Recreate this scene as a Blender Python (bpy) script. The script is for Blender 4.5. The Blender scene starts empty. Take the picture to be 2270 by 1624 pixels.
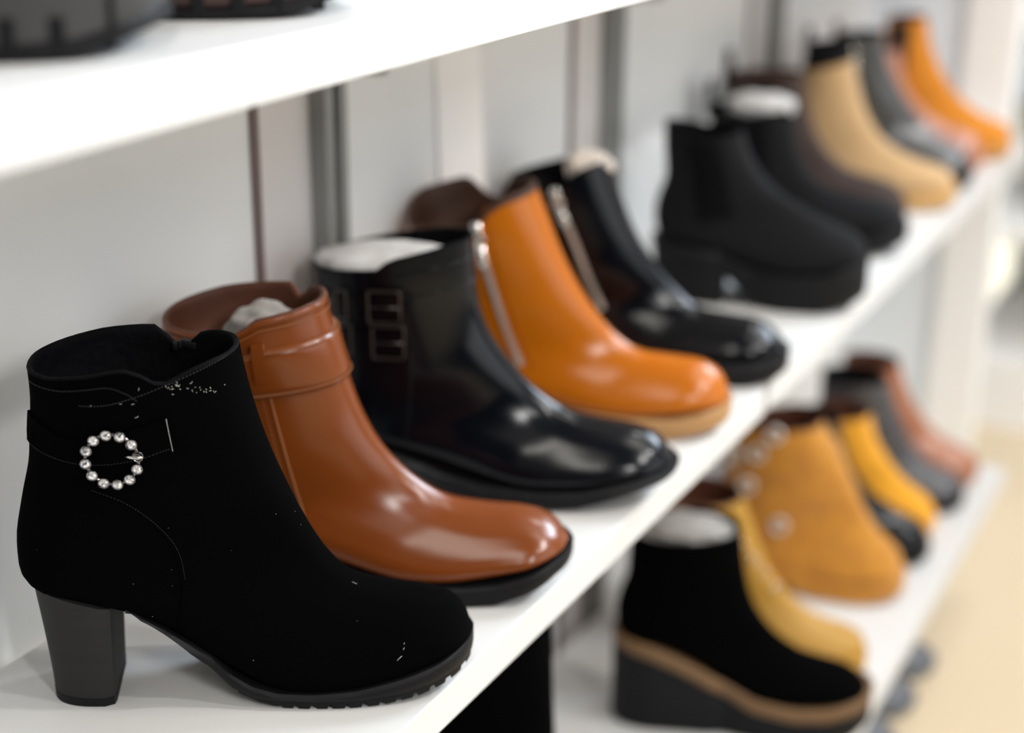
import bpy, math, random
from mathutils import Vector, Matrix
from mathutils.bvhtree import BVHTree
random.seed(7)
S = bpy.context.scene
COL = S.collection

# ------------------------------------------------------------------ camera
F_PX, W_PX = 3450.0, 2270.0
cam_d = bpy.data.cameras.new('camera')
cam = bpy.data.objects.new('camera', cam_d); COL.objects.link(cam)
AX = Vector((0.88351911, 0.171699, -0.43579059))     # world X, Y, Z seen in image axes (right, down, forward)
AY = Vector((0.46825986, -0.30141971, 0.83058947))
AZ = Vector((0.01125551, -0.9379049, -0.34670983))
right = Vector((AX[0], AY[0], AZ[0])); down = Vector((AX[1], AY[1], AZ[1])); fwd = Vector((AX[2], AY[2], AZ[2]))
m = Matrix((right, -down, -fwd)).transposed().to_4x4()
m.translation = Vector((0.38810466, 0, 0.47991696))
cam.matrix_world = m
cam_d.sensor_width = 36; cam_d.sensor_fit = 'HORIZONTAL'
cam_d.lens = F_PX / W_PX * 36
cam_d.clip_start = 0.02; cam_d.clip_end = 60
cam_d.dof.use_dof = True
cam_d.dof.focus_distance = 0.834
cam_d.dof.aperture_fstop = 2.75
S.camera = cam

# ------------------------------------------------------------------ view, world, lights
S.view_settings.view_transform = 'Standard'
S.view_settings.look = 'None'
S.view_settings.gamma = 1
S.view_settings.use_curve_mapping = False
S.view_settings.exposure = -0.33

wd = bpy.data.worlds.new('shop_daylight'); S.world = wd; wd.use_nodes = True
bg = wd.node_tree.nodes['Background']
wnt = wd.node_tree
_tc = wnt.nodes.new('ShaderNodeTexCoord'); _dot = wnt.nodes.new('ShaderNodeVectorMath'); _dot.operation = 'DOT_PRODUCT'
_dot.inputs[1].default_value = (0.42, 0.82, 0.40)                   # the shop is bright towards its window side and ceiling
_rmp = wnt.nodes.new('ShaderNodeValToRGB'); _rmp.color_ramp.elements[0].position = 0.0; _rmp.color_ramp.elements[1].position = 0.75
_rmp.color_ramp.elements[0].color = (0.03, 0.032, 0.036, 1); _rmp.color_ramp.elements[1].color = (0.95, 0.98, 1.0, 1)
wnt.links.new(_tc.outputs['Generated'], _dot.inputs[0]); wnt.links.new(_dot.outputs['Value'], _rmp.inputs['Fac'])
wnt.links.new(_rmp.outputs['Color'], bg.inputs[0]); bg.inputs[1].default_value = 0.25

def area(name, loc, target, size, sizey, power, color, shape='RECTANGLE', spread=180):
    d = bpy.data.lights.new(name, 'AREA'); d.shape = shape; d.size = size
    if shape in ('RECTANGLE', 'ELLIPSE'): d.size_y = sizey
    d.energy = power; d.color = color; d.spread = math.radians(spread)
    o = bpy.data.objects.new(name, d); COL.objects.link(o)
    o.location = loc
    o.rotation_euler = (Vector(target) - Vector(loc)).to_track_quat('-Z', 'Y').to_euler()
    return o
WARM = (1.0, 0.95, 0.87); COOL = (0.72, 0.86, 1.0)
LP = (15, 20, 380, 29, 26, 12, 15, 12, 41)
area('shop_window_light', (2.4, -0.75, 1.65), (-0.1, 1.0, 0.1), 0.24, 0.62, LP[8], (1, 0.99, 0.97))
area('ceiling_panel_light', (0.62, -0.45, 1.75), (-0.1, 0.7, 0), 0.07, 1.2, LP[0], WARM)
area('ceiling_panel_light', (1.1, 1.5, 1.9), (-0.1, 1.5, 0), 0.5, 1.6, LP[1], WARM)
area('window_and_fill_light', (1.2, 4.2, 1.7), (-0.1, 1.2, 0.1), 1.6, 1.6, LP[2], COOL)
area('window_and_fill_light', (2.6, 1.3, 0.6), (-0.25, 1.0, 0.1), 2.6, 1.4, LP[3], (0.95, 0.97, 1.0))  # added unseen fill from the aisle that brightens the wall under the shelf
area('ceiling_panel_light', (0.9, 2.6, 1.6), (-0.2, 2.2, 0), 0.8, 0.8, LP[4], (0.84, 0.91, 1.0))
area('ceiling_spot_light', (1.5, 0.80, 1.7), (-0.1, 0.65, 0), 0.08, 0.08, LP[5], (1, 0.98, 0.95), 'DISK')
area('ceiling_spot_light', (1.3, 1.35, 1.5), (-0.1, 0.7, 0), 0.08, 0.08, LP[6], (1, 0.98, 0.95), 'DISK')
area('ceiling_spot_light', (0.25, 2.4, 1.9), (-0.1, 2.1, 0), 0.3, 0.3, LP[7], (1, .98, .95), 'DISK')

# ------------------------------------------------------------------ materials
def mat(name, col, rough=0.5, metal=0.0, coat=0.0, sheen=0.0, bump=None, var=None, spec=0.5, trans=0.0, coat_rough=0.1):
    """bump=(scale, strength, distance); var=(scale, second colour, contrast)"""
    m = bpy.data.materials.new(name); m.use_nodes = True
    nt = m.node_tree; b = nt.nodes['Principled BSDF']
    b.inputs['Base Color'].default_value = (*col, 1)
    b.inputs['Roughness'].default_value = rough
    b.inputs['Metallic'].default_value = metal
    b.inputs['Coat Weight'].default_value = coat
    b.inputs['Coat Roughness'].default_value = coat_rough
    b.inputs['Sheen Weight'].default_value = sheen
    b.inputs['Specular IOR Level'].default_value = spec
    b.inputs['Transmission Weight'].default_value = trans
    tc = nt.nodes.new('ShaderNodeTexCoord')
    if bump:
        n = nt.nodes.new('ShaderNodeTexNoise'); n.inputs['Scale'].default_value = bump[0]; n.inputs['Detail'].default_value = 6
        nt.links.new(tc.outputs['Object'], n.inputs['Vector'])
        bp = nt.nodes.new('ShaderNodeBump'); bp.inputs['Strength'].default_value = bump[1]; bp.inputs['Distance'].default_value = bump[2]
        nt.links.new(n.outputs['Fac'], bp.inputs['Height']); nt.links.new(bp.outputs['Normal'], b.inputs['Normal'])
    if var:
        n = nt.nodes.new('ShaderNodeTexNoise'); n.inputs['Scale'].default_value = var[0]; n.inputs['Detail'].default_value = 5
        nt.links.new(tc.outputs['Object'], n.inputs['Vector'])
        r = nt.nodes.new('ShaderNodeValToRGB'); r.color_ramp.elements[0].position = 0.5 - var[2]; r.color_ramp.elements[1].position = 0.5 + var[2]
        r.color_ramp.elements[0].color = (*col, 1); r.color_ramp.elements[1].color = (*var[1], 1)
        nt.links.new(n.outputs['Fac'], r.inputs['Fac']); nt.links.new(r.outputs['Color'], b.inputs['Base Color'])
    return m

def stacked_mat(name, c1, c2, scale=230, rough=0.45):
    m = mat(name, c1, rough)
    nt = m.node_tree; b = nt.nodes['Principled BSDF']
    tc = nt.nodes.new('ShaderNodeTexCoord')
    mp = nt.nodes.new('ShaderNodeMapping'); mp.inputs['Scale'].default_value = (6, 6, scale)
    n = nt.nodes.new('ShaderNodeTexNoise'); n.inputs['Scale'].default_value = 1.0; n.inputs['Detail'].default_value = 3
    nt.links.new(tc.outputs['Object'], mp.inputs['Vector']); nt.links.new(mp.outputs['Vector'], n.inputs['Vector'])
    r = nt.nodes.new('ShaderNodeValToRGB'); r.color_ramp.elements[0].position = 0.35; r.color_ramp.elements[1].position = 0.65
    r.color_ramp.elements[0].color = (*c1, 1); r.color_ramp.elements[1].color = (*c2, 1)
    nt.links.new(n.outputs['Fac'], r.inputs['Fac']); nt.links.new(r.outputs['Color'], b.inputs['Base Color'])
    return m

M = dict(
    laminate=mat('white_laminate', (0.64, 0.635, 0.625), 0.42, bump=(420, 0.03, 0.0004), spec=0.4),
    wall=mat('grey_white_wall_panel', (0.78, 0.795, 0.805), 0.32, bump=(60, 0.02, 0.001), spec=0.4),
    wall_pink=mat('pinkish_grey_wall_filler', (0.69, 0.665, 0.66), 0.5),
    seam=mat('brown_seam', (0.16, 0.115, 0.105), 0.6),
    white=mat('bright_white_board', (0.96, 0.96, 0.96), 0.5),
    cool_white=mat('cool_white_panel', (0.82, 0.88, 0.95), 0.5),
    steel=mat('grey_painted_steel', (0.27, 0.28, 0.275), 0.45, metal=0.1),
    dark=mat('dark_slot', (0.01, 0.01, 0.01), 0.8),
    floor=mat('beige_floor', (0.66, 0.53, 0.36), 0.4, var=(1.6, (0.72, 0.60, 0.43), 0.3)),
    black_suede=mat('black_suede', (0.0012, 0.0012, 0.0013), 0.95, bump=(900, 0.35, 0.0006), spec=0.02),
    black_suede_soft=mat('soft_black_suede', (0.0065, 0.0065, 0.0075), 0.9, sheen=0.03, bump=(500, 0.3, 0.0005), spec=0.15),
    black_lining=mat('black_satin_lining', (0.0013, 0.0015, 0.0025), 0.75, spec=0.1, bump=(120, 0.5, 0.003)),
    black_leather=mat('black_leather', (0.0016, 0.0022, 0.0042), 0.2, spec=0.28, bump=(30, 0.035, 0.002)),
    black_rubber=mat('black_rubber', (0.005, 0.005, 0.006), 0.55, spec=0.2),
    brown_leather=mat('brown_leather', (0.145, 0.033, 0.005), 0.25, bump=(24, 0.05, 0.003), var=(9, (0.19, 0.046, 0.0075), 0.35), spec=0.4),
    brown_lining=mat('brown_lining', (0.085, 0.024, 0.009), 0.6, bump=(90, 0.3, 0.002)),
    tan_leather=mat('tan_leather', (0.40, 0.100, 0.0015), 0.25, bump=(24, 0.04, 0.003), var=(8, (0.48, 0.132, 0.002), 0.3), spec=0.36),
    dark_lining=mat('dark_brown_lining', (0.05, 0.016, 0.006), 0.6),
    tan_stack=stacked_mat('tan_stacked_sole', (0.34, 0.17, 0.06), (0.45, 0.25, 0.10)),
    stitch_tan=mat('tan_stitching', (0.26, 0.09, 0.022), 0.6),
    stitch_black=mat('black_stitching', (0.010, 0.010, 0.012), 0.8),
    heel_black=stacked_mat('black_stacked_heel', (0.0045, 0.0043, 0.0045), (0.0085, 0.008, 0.0078), 420, 0.7),
    gunmetal=mat('polished_gunmetal', (0.22, 0.20, 0.20), 0.12, metal=1.0),
    silver=mat('polished_silver', (0.8, 0.79, 0.76), 0.12, metal=1.0),
    teeth=mat('satin_zip_metal', (0.72, 0.70, 0.66), 0.4, metal=0.55),
    crystal=mat('clear_crystal', (0.96, 0.97, 1.0), 0.04, metal=0.55, coat=1.0, spec=1.0),
    lint=mat('white_lint', (0.8, 0.78, 0.72), 0.8),
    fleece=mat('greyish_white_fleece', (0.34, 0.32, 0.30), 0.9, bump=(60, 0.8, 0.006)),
    dull_metal=mat('dull_dark_metal', (0.10, 0.09, 0.085), 0.3, metal=1.0),
    paper=mat('white_tissue_paper', (0.64, 0.63, 0.625), 0.7, bump=(38, 0.6, 0.006)),
    cream=mat('cream_tissue_paper', (0.78, 0.70, 0.62), 0.7, bump=(38, 0.6, 0.006)),
    brown_dark=mat('dark_brown_suede', (0.030, 0.014, 0.009), 0.85, sheen=0.1),
    sand_suede=mat('sand_suede', (0.50, 0.32, 0.155), 0.9, sheen=0.1, bump=(300, 0.2, 0.0005)),
    sand_sole=mat('sand_sole', (0.55, 0.32, 0.12), 0.7),
    charcoal_leather=mat('charcoal_leather', (0.045, 0.045, 0.045), 0.3, coat=0.3, coat_rough=0.2),
    rose_leather=mat('rose_tan_leather', (0.42, 0.17, 0.10), 0.3, coat=0.3),
    orange_suede=mat('orange_suede', (0.58, 0.20, 0.005), 0.85, sheen=0.15),
    orange_sole=mat('orange_brown_sole', (0.55, 0.26, 0.06), 0.6),
    camel_suede=mat('camel_suede', (0.55, 0.24, 0.022), 0.9, sheen=0.2, bump=(160, 0.5, 0.002), var=(60, (0.42, 0.17, 0.02), 0.22)),
    mustard=mat('mustard_leather', (0.40, 0.205, 0.018), 0.6),
    yellow_suede=mat('golden_yellow_suede', (0.72, 0.32, 0.008), 0.85, sheen=0.2),
    redbrown=mat('red_brown_leather', (0.36, 0.13, 0.06), 0.4, coat=0.2),
    grey_print=mat('dark_grey_printed_leather', (0.02, 0.022, 0.027), 0.4, var=(140, (0.09, 0.09, 0.10), 0.12)),
    wedge_stripe=mat('tan_wedge_stripe', (0.17, 0.09, 0.035), 0.6),
    grey_sole=mat('grey_brown_rubber', (0.048, 0.046, 0.046), 0.6, spec=0.3),
    maroon_sole=mat('maroon_brown_rubber', (0.05, 0.028, 0.025), 0.6, spec=0.3),
    grey_leather=mat('slate_grey_leather', (0.12, 0.13, 0.15), 0.45),
    pink=mat('pink_canvas', (0.75, 0.25, 0.33), 0.7),
    teal=mat('pale_teal_canvas', (0.45, 0.58, 0.60), 0.7),
    price=mat('price_tag_card', (0.85, 0.82, 0.70), 0.6),
)

_m = M['crystal']; _nt = _m.node_tree; _b = _nt.nodes['Principled BSDF']
_v = _nt.nodes.new('ShaderNodeTexVoronoi'); _v.inputs['Scale'].default_value = 900  # dark and bright facet reflections put into the crystals' base colour
_t = _nt.nodes.new('ShaderNodeTexCoord'); _r = _nt.nodes.new('ShaderNodeValToRGB')
_r.color_ramp.elements[0].position = .2; _r.color_ramp.elements[0].color = (.16, .16, .19, 1); _r.color_ramp.elements[1].position = .55; _r.color_ramp.elements[1].color = (1, 1, 1, 1)
_nt.links.new(_t.outputs['Object'], _v.inputs['Vector']); _nt.links.new(_v.outputs['Color'], _r.inputs['Fac']); _nt.links.new(_r.outputs['Color'], _b.inputs['Base Color'])

# ------------------------------------------------------------------ helpers
def mesh_obj(name, verts, faces, material, parent=None, smooth=True, sub=0, bevel=0):
    me = bpy.data.meshes.new(name); me.from_pydata([tuple(v) for v in verts], [], faces); me.update()
    if smooth:
        for p in me.polygons: p.use_smooth = True
    me.materials.append(material)
    o = bpy.data.objects.new(name, me); COL.objects.link(o)
    if parent: o.parent = parent
    if bevel:
        b = o.modifiers.new('bevel', 'BEVEL'); b.width = bevel; b.segments = 2; b.limit_method = 'ANGLE'
    if sub:
        s = o.modifiers.new('sub', 'SUBSURF'); s.levels = sub; s.render_levels = sub
    return o
def tag(o, label=None, cat=None, group=None, kind=None):
    if label: o['label'] = label
    if cat: o['category'] = cat
    if group: o['group'] = group
    if kind: o['kind'] = kind
    return o
def empty(name, loc=(0, 0, 0), rz=0):
    o = bpy.data.objects.new(name, None); COL.objects.link(o); o.empty_display_size = 0.02
    o.location = loc; o.rotation_euler = (0, 0, rz); return o
def box_geo(x0, x1, y0, y1, z0, z1):
    v = [(x, y, z) for x in (x0, x1) for y in (y0, y1) for z in (z0, z1)]
    f = [(0, 1, 3, 2), (4, 6, 7, 5), (0, 4, 5, 1), (2, 3, 7, 6), (0, 2, 6, 4), (1, 5, 7, 3)]
    return v, f
class Geo:
    def __init__(s): s.v = []; s.f = []
    def add(s, v, f):
        n = len(s.v); s.v += [Vector(p) for p in v]; s.f += [tuple(i + n for i in q) for q in f]; return s
    def box(s, *a): return s.add(*box_geo(*a))
    def obox(s, c, ex, ey, ez, a, b, h):
        """box centred c with unit axes ex, ey, ez and half sizes a, b, h"""
        v, f = box_geo(-a, a, -b, b, -h, h)
        return s.add([Vector(c) + ex * p[0] + ey * p[1] + ez * p[2] for p in v], f)
    def tube(s, pts, r, n=8, closed=False):
        pts = [Vector(p) for p in pts]; N = len(pts); rings = []
        for i, p in enumerate(pts):
            a = pts[(i - 1) % N] if closed or i > 0 else p; b = pts[(i + 1) % N] if closed or i < N - 1 else p
            t = (b - a).normalized() if (b - a).length > 1e-9 else Vector((0, 0, 1))
            u = t.cross(Vector((0.13, 0.31, 0.94))).normalized(); w = t.cross(u)
            rr = r[i] if isinstance(r, (list, tuple)) else r
            rings.append([p + (u * math.cos(k * 2 * math.pi / n) + w * math.sin(k * 2 * math.pi / n)) * rr for k in range(n)])
        v = [q for R in rings for q in R]; f = []
        for i in range(N if closed else N - 1):
            j = (i + 1) % N
            for k in range(n): f.append((i * n + k, i * n + (k + 1) % n, j * n + (k + 1) % n, j * n + k))
        if not closed: f += [tuple(range(n))[::-1], tuple((N - 1) * n + k for k in range(n))]
        return s.add(v, f)
    def make(s, name, material, parent=None, **k): return mesh_obj(name, s.v, s.f, material, parent, **k)
def box(name, x0, x1, y0, y1, z0, z1, material, parent=None, bevel=0.0012):
    return mesh_obj(name, *box_geo(x0, x1, y0, y1, z0, z1), material, parent, smooth=False, bevel=bevel)

def catmull(P, n):
    """smooth curve through tuples, n samples per span"""
    out = []
    for i in range(len(P) - 1):
        a = P[max(i - 1, 0)]; b = P[i]; c = P[i + 1]; d = P[min(i + 2, len(P) - 1)]
        for k in range(n):
            t = k / n
            out.append(tuple(0.5 * ((2 * q) + (r - p) * t + (2 * p - 5 * q + 4 * r - s) * t * t + (3 * q - p - 3 * r + s) * t ** 3) for p, q, r, s in zip(a, b, c, d)))
    out.append(tuple(P[-1])); return out
def lerp_tab(tab, x):
    if x <= tab[0][0]: return tab[0][1]
    for (a, va), (b, vb) in zip(tab, tab[1:]):
        if x <= b: return va + (vb - va) * (x - a) / (b - a)
    return tab[-1][1]
def arc_sample(P, fr):
    """point at arc fraction fr on polyline P"""
    P = catmull(P, 6); L = [0]
    for a, b in zip(P, P[1:]): L.append(L[-1] + math.hypot(b[0] - a[0], b[1] - a[1]))
    t = fr * L[-1]
    for i in range(1, len(P)):
        if t <= L[i] + 1e-12:
            k = (t - L[i - 1]) / max(L[i] - L[i - 1], 1e-9)
            return tuple(p + (q - p) * k for p, q in zip(P[i - 1], P[i]))
    return P[-1]
FOOT = [(0, 0, 0), (.10, 0, .45), (.22, .0, .84), (.32, .07, .97), (.42, .24, 1.0), (.55, .5, .87), (.7, .76, .62), (.85, .95, .30), (1, 1, 0)]
MV = 48

class Boot:
    """all lengths in mm in the local frame: x heel to toe, y away from the viewer's side, z up"""
    def __init__(s, name, P0, phi, front, u0, u1, zr_b, ub, heel_h, fz=12, toe_z=24, wball=39, wrim=38, rim=(), arch=None, label='', cat='boot', group=None, back=None, z0=0.0, wheel=30, wtoe=1.0, wank=32):
        s.root = empty(name, (P0[0], P0[1], z0), math.radians(phi)); tag(s.root, label, cat, group)
        L = u1 - u0
        s.u0, s.u1, s.hh, s.fz = u0, u1, heel_h, fz
        zb = zr_b
        if back is None:
            back = [(ub, zb), (ub - (ub - u0 - 9) * .35, zb - (zb - heel_h) * .22), (u0 + 9 if ub > u0 + 5 else ub + 2, zb - (zb - heel_h) * .45), (u0 + 3, heel_h + 44), (u0, heel_h + 28), (u0 + 1.5, heel_h + 12), (u0 + 9, heel_h + 2)]
        B = list(back)
        ar = arch or 0.75
        for fr, z in ((.14, heel_h), (.30, heel_h * ar + fz * (1 - ar)), (.44, heel_h * ar * .42 + fz * (1 - ar * .42)), (.56, fz + heel_h * .03), (.68, fz), (.80, fz + (toe_z - fz) * .28), (.89, fz + (toe_z - fz) * .6), (.95, fz + (toe_z - fz) * .85), (.985, toe_z), (1.0, toe_z + 3)):
            B.append((u0 + L * fr, z))
        FR = [0, .10, .20, .29, .37, .44, .50, .555, .61, .665, .72, .78, .85, .91, .955, .985, 1.0]
        Wd = [wrim, wrim - .5, wank + 2, wank, wank, wheel + 1, wheel, wheel + .5, wank - .5, wank + 1.5, wball - 1.5, wball, wball - 1.5, wball * .83 * wtoe, wball * .62 * wtoe, wball * .36 * wtoe, wball * .10 * wtoe]
        K = [0, 0, 0, .05, .12, .3, .55, .8, 1, 1, 1, 1, 1, 1, 1, 1, 1]
        ctl = []
        for i in range(17):
            f_ = arc_sample(front, FR[i]); ctl.append((B[i][0], B[i][1], f_[0], f_[1], Wd[i], K[i]))
        s.ctl = ctl
        s.R = []
        rows = catmull(ctl, 4); NR = len(rows)
        for i, (bu, bz, fu, fz_, w, k) in enumerate(rows):
            ring = []
            for j in range(MV):
                th = 2 * math.pi * j / MV; side = -1 if j <= MV / 2 else 1
                a = min(j, MV - j) / (MV / 2)
                ts = (1 - math.cos(a * math.pi)) / 2; ys = math.sin(a * math.pi) ** .88 if 0 < a < 1 else 0
                for q in range(len(FOOT) - 1):
                    if FOOT[q][0] <= a <= FOOT[q + 1][0]:
                        c = (a - FOOT[q][0]) / (FOOT[q + 1][0] - FOOT[q][0])
                        tf = FOOT[q][1] + c * (FOOT[q + 1][1] - FOOT[q][1]); yf = FOOT[q][2] + c * (FOOT[q + 1][2] - FOOT[q][2]); break
                kk = min(max(k, 0), 1)
                t = ts * (1 - kk) + tf * kk; y = (ys * (1 - kk) + yf * kk) * max(w, .1) * side
                u = bu + (fu - bu) * t; z = bz + (fz_ - bz) * t
                if rim and i < 9:
                    z += lerp_tab(rim, math.degrees(th)) * (1 - i / 9) ** 1.6
                ring.append(Vector((u, y, z)))
            s.R.append(ring)
        s.NR = NR
        V = [p for r in s.R for p in r]
        Fc = [(i * MV + j, i * MV + (j + 1) % MV, (i + 1) * MV + (j + 1) % MV, (i + 1) * MV + j) for i in range(NR - 1) for j in range(MV)]
        s.bvh = BVHTree.FromPolygons([tuple(p) for p in V], Fc)
    def surf(s, u, z, off=0.4, side=-1):
        """point on the near (side=-1) or far side above local (u,z), lifted by off"""
        h = s.bvh.ray_cast(Vector((u, side * 300, z)), Vector((0, -side, 0)))
        if h[0] is None:
            h = s.bvh.find_nearest(Vector((u, side * 20, z)))
            p, n = h[0], h[1]
        else: p, n = h[0], h[1]
        if n.y * side < 0: n = -n
        return p + n * off, n
    def ring_pt(s, v, deg, off=0):
        """point on upper by ring number v (float) and angle, lifted outwards"""
        i = min(int(v), s.NR - 2); a = v - i; jf = (deg % 360) / 360 * MV; j = int(jf) % MV; b = jf - int(jf); j2 = (j + 1) % MV
        p = (s.R[i][j] * (1 - a) + s.R[i + 1][j] * a) * (1 - b) + (s.R[i][j2] * (1 - a) + s.R[i + 1][j2] * a) * b
        if off:
            du = s.R[i][j2] - s.R[i][j]; dv = s.R[i + 1][j] - s.R[i][j]
            n = du.cross(dv).normalized()
            c = sum((q for q in s.R[i]), Vector()) / MV
            if n.dot(p - c) < 0: n = -n
            p = p + n * off
        return p
    def upper(s, material, first=0, last=None, name='upper', cap=True):
        last = s.NR if last is None else last
        rr = s.R[first:last]; V = [p * .001 for r in rr for p in r]
        Fc = [(i * MV + j, i * MV + (j + 1) % MV, (i + 1) * MV + (j + 1) % MV, (i + 1) * MV + j) for i in range(len(rr) - 1) for j in range(MV)]
        if cap and last == s.NR: Fc.append(tuple((len(rr) - 1) * MV + j for j in range(MV)))
        s.up = mesh_obj(name, V, Fc, material, s.root)
        return s.up
    def lining(s, material, depth=26, t=2.6):
        def inset(ring, d, dz):
            c = sum(ring, Vector()) / MV
            out = []
            for p in ring:
                q = p - c; l = max(math.hypot(q.x, q.y), 1)
                out.append(Vector((p.x - q.x / l * d, p.y - q.y / l * d, p.z + dz)))
            return out
        rings = [inset(s.R[0], -.3, -.4), inset(s.R[0], .3, .8), inset(s.R[0], t * .6, 1.0), inset(s.R[0], t, 0)]
        rings += [inset(s.R[i], t, 0) for i in range(1, depth)]
        V = [p * .001 for r in rings for p in r]; n = len(rings)
        Fc = [((i + 1) * MV + j, (i + 1) * MV + (j + 1) % MV, i * MV + (j + 1) % MV, i * MV + j) for i in range(n - 1) for j in range(MV)]
        Fc.append(tuple((n - 1) * MV + j for j in range(MV)))
        return mesh_obj('lining', V, Fc, material, s.root)
    def zf(s, u):
        tab = [(c[0], c[1]) for c in s.ctl[6:]]; return lerp_tab(tab, u)
    def plan(s):
        pts = []
        for r in s.R[6:]:
            for p in r:
                if p.z < s.zf(p.x) + 13: pts.append((p.x, abs(p.y)))
        bins = {}
        for u, y in pts:
            k = round(u / 3); 
            if y > bins.get(k, (0, -1))[1]: bins[k] = (u, y)
        env = [bins[k] for k in sorted(bins)]
        umin = min(p[0] for p in pts); umax = max(p[0] for p in pts)
        env = [(umin, 0)] + env + [(umax, 0)]
        L = umax - umin
        def hull(E):
            H = []
            for p in E:
                while len(H) > 1 and (H[-1][0] - H[-2][0]) * (p[1] - H[-2][1]) - (H[-1][1] - H[-2][1]) * (p[0] - H[-2][0]) >= 0: H.pop()
                H.append(p)
            return H
        a = [p for p in env if p[0] < umin + .26 * L]; b = [p for p in env if p[0] > umin + .55 * L]
        mid = [p for p in env if umin + .26 * L <= p[0] <= umin + .55 * L]
        mid = mid[::3]
        return hull(a) + mid + hull(b), umin, umax
    def sole(s, material, prof, margin=2.0, name='sole', notch=None, bevel=1.6, N=90, inset=0, ridge=0, cut=None):
        """prof: list of (u, top, bottom)"""
        env, umin, umax = s.plan()
        margin = margin - inset
        a0 = max(umin - margin, prof[0][0]); a1 = min(umax + margin, prof[-1][0]) if cut else umax + margin
        free0 = prof[0][0] > umin - margin + 1
        def hw(u):
            best = 0
            for q in range(13):
                d = -margin + 2 * margin * q / 12; uu = u + d
                if umin <= uu <= umax: best = max(best, lerp_tab(env, uu) + math.sqrt(max(margin ** 2 - d ** 2, 0)))
            return best
        V = []; n = 0
        for i in range(N + 1):
            x = i / N
            if free0: x2 = math.sin(x * math.pi / 2)
            else: x2 = (1 - math.cos(x * math.pi)) / 2
            x = .55 * x2 + .45 * x
            u = a0 + (a1 - a0) * x
            zt = lerp_tab([(p[0], p[1]) for p in prof], u); zb = lerp_tab([(p[0], p[2]) for p in prof], u)
            if notch and zt - zb > 4:
                pp = (u / notch[0]) % 1.0
                if pp < notch[2]: zb += notch[1]
            w = max(hw(u), .05); be = min(bevel, (zt - zb) * .45, w * .6)
            zm = zb + (zt - zb) * .5
            sec = [(0, zt), (-(w - be), zt), (-w, zt - be), (-w - ridge, zm), (-w, zb + be), (-(w - be), zb), (0, zb), (w - be, zb), (w, zb + be), (w + ridge, zm), (w, zt - be), (w - be, zt)]
            V += [Vector((u, y, z)) * .001 for y, z in sec]; n += 1
        k = 12
        Fc = [(i * k + j, (i + 1) * k + j, (i + 1) * k + (j + 1) % k, i * k + (j + 1) % k) for i in range(n - 1) for j in range(k)]
        Fc += [tuple(range(k)), tuple((n - 1) * k + j for j in range(k))[::-1]]
        o = mesh_obj(name, V, Fc, material, s.root)
        es = o.modifiers.new('edges', 'EDGE_SPLIT'); es.split_angle = math.radians(38)
        return o
    def heel(s, material, top, bot, wt, wb, zb=0, lift=None, name='heel', power=2.6, sink=1.5):
        """top=(u_back,u_front) at the sole, bot the same at the ground; D-shaped block"""
        NL, NP = 14, 36; V = []
        for l in range(NL + 1):
            a = l / NL; e = a ** 1.15
            ub = top[0] + (bot[0] - top[0]) * (1 - (1 - a) ** 1.35); uf = top[1] + (bot[1] - top[1]) * a; w = wt + (wb - wt) * e
            for j in range(NP):
                t = j / NP
                if t < .68:                      # rounded back
                    q = (t / .68) * math.pi; c, sn = math.cos(q), math.sin(q)
                    y = math.copysign(abs(c) ** (2 / power), c) * w; x = uf - 1.2 - (uf - 1.2 - ub) * abs(sn) ** (2 / power)
                else:
                    q = (t - .68) / .32; y = -w + 2 * w * q; x = uf if .08 < q < .92 else uf - .8
                zt = s.zf(x) + sink if x > s.ctl[6][0] else s.ctl[6][1] + sink + (s.ctl[6][0] - x) * .55
                z = zt + (zb - zt) * a
                V.append(Vector((x, y, z)) * .001)
        Fc = [(i * NP + j, i * NP + (j + 1) % NP, (i + 1) * NP + (j + 1) % NP, (i + 1) * NP + j) for i in range(NL) for j in range(NP)]
        Fc += [tuple(range(NP))[::-1], tuple(NL * NP + j for j in range(NP))]
        o = mesh_obj(name, V, Fc, material, s.root)
        es = o.modifiers.new('edges', 'EDGE_SPLIT'); es.split_angle = math.radians(32)
        return o
    def strip(s, path, width, off, material, name, parent=None, thick=1.2, side=-1, n=6, edge_up=None):
        """flat strap draped over the side: path of (u,z), constant or tabled width"""
        P = catmull(path, 8); V = []; N = len(P); kk = 5
        for i, p in enumerate(P):
            a = P[max(i - 1, 0)]; b = P[min(i + 1, N - 1)]; dx, dz = b[0] - a[0], b[1] - a[1]; l = math.hypot(dx, dz); nx, nz = -dz / l, dx / l
            w = width if not isinstance(width, list) else lerp_tab(width, i / (N - 1))
            for q in range(kk):
                d = (q / (kk - 1) - .5) * w
                V.append(s.surf(p[0] + nx * d, p[1] + nz * d, off + thick, side)[0])
            for q in range(kk):
                d = ((kk - 1 - q) / (kk - 1) - .5) * w
                V.append(s.surf(p[0] + nx * d, p[1] + nz * d, -.6, side)[0])
        k = kk * 2
        Fc = [(i * k + j, (i + 1) * k + j, (i + 1) * k + (j + 1) % k, i * k + (j + 1) % k) for i in range(N - 1) for j in range(k)]
        Fc += [tuple(range(k)), tuple((N - 1) * k + j for j in range(k))[::-1]]
        o = mesh_obj(name, [v * .001 for v in V], Fc, material, parent or s.root)
        o.modifiers.new('edges', 'EDGE_SPLIT').split_angle = math.radians(50)
        return o
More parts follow.
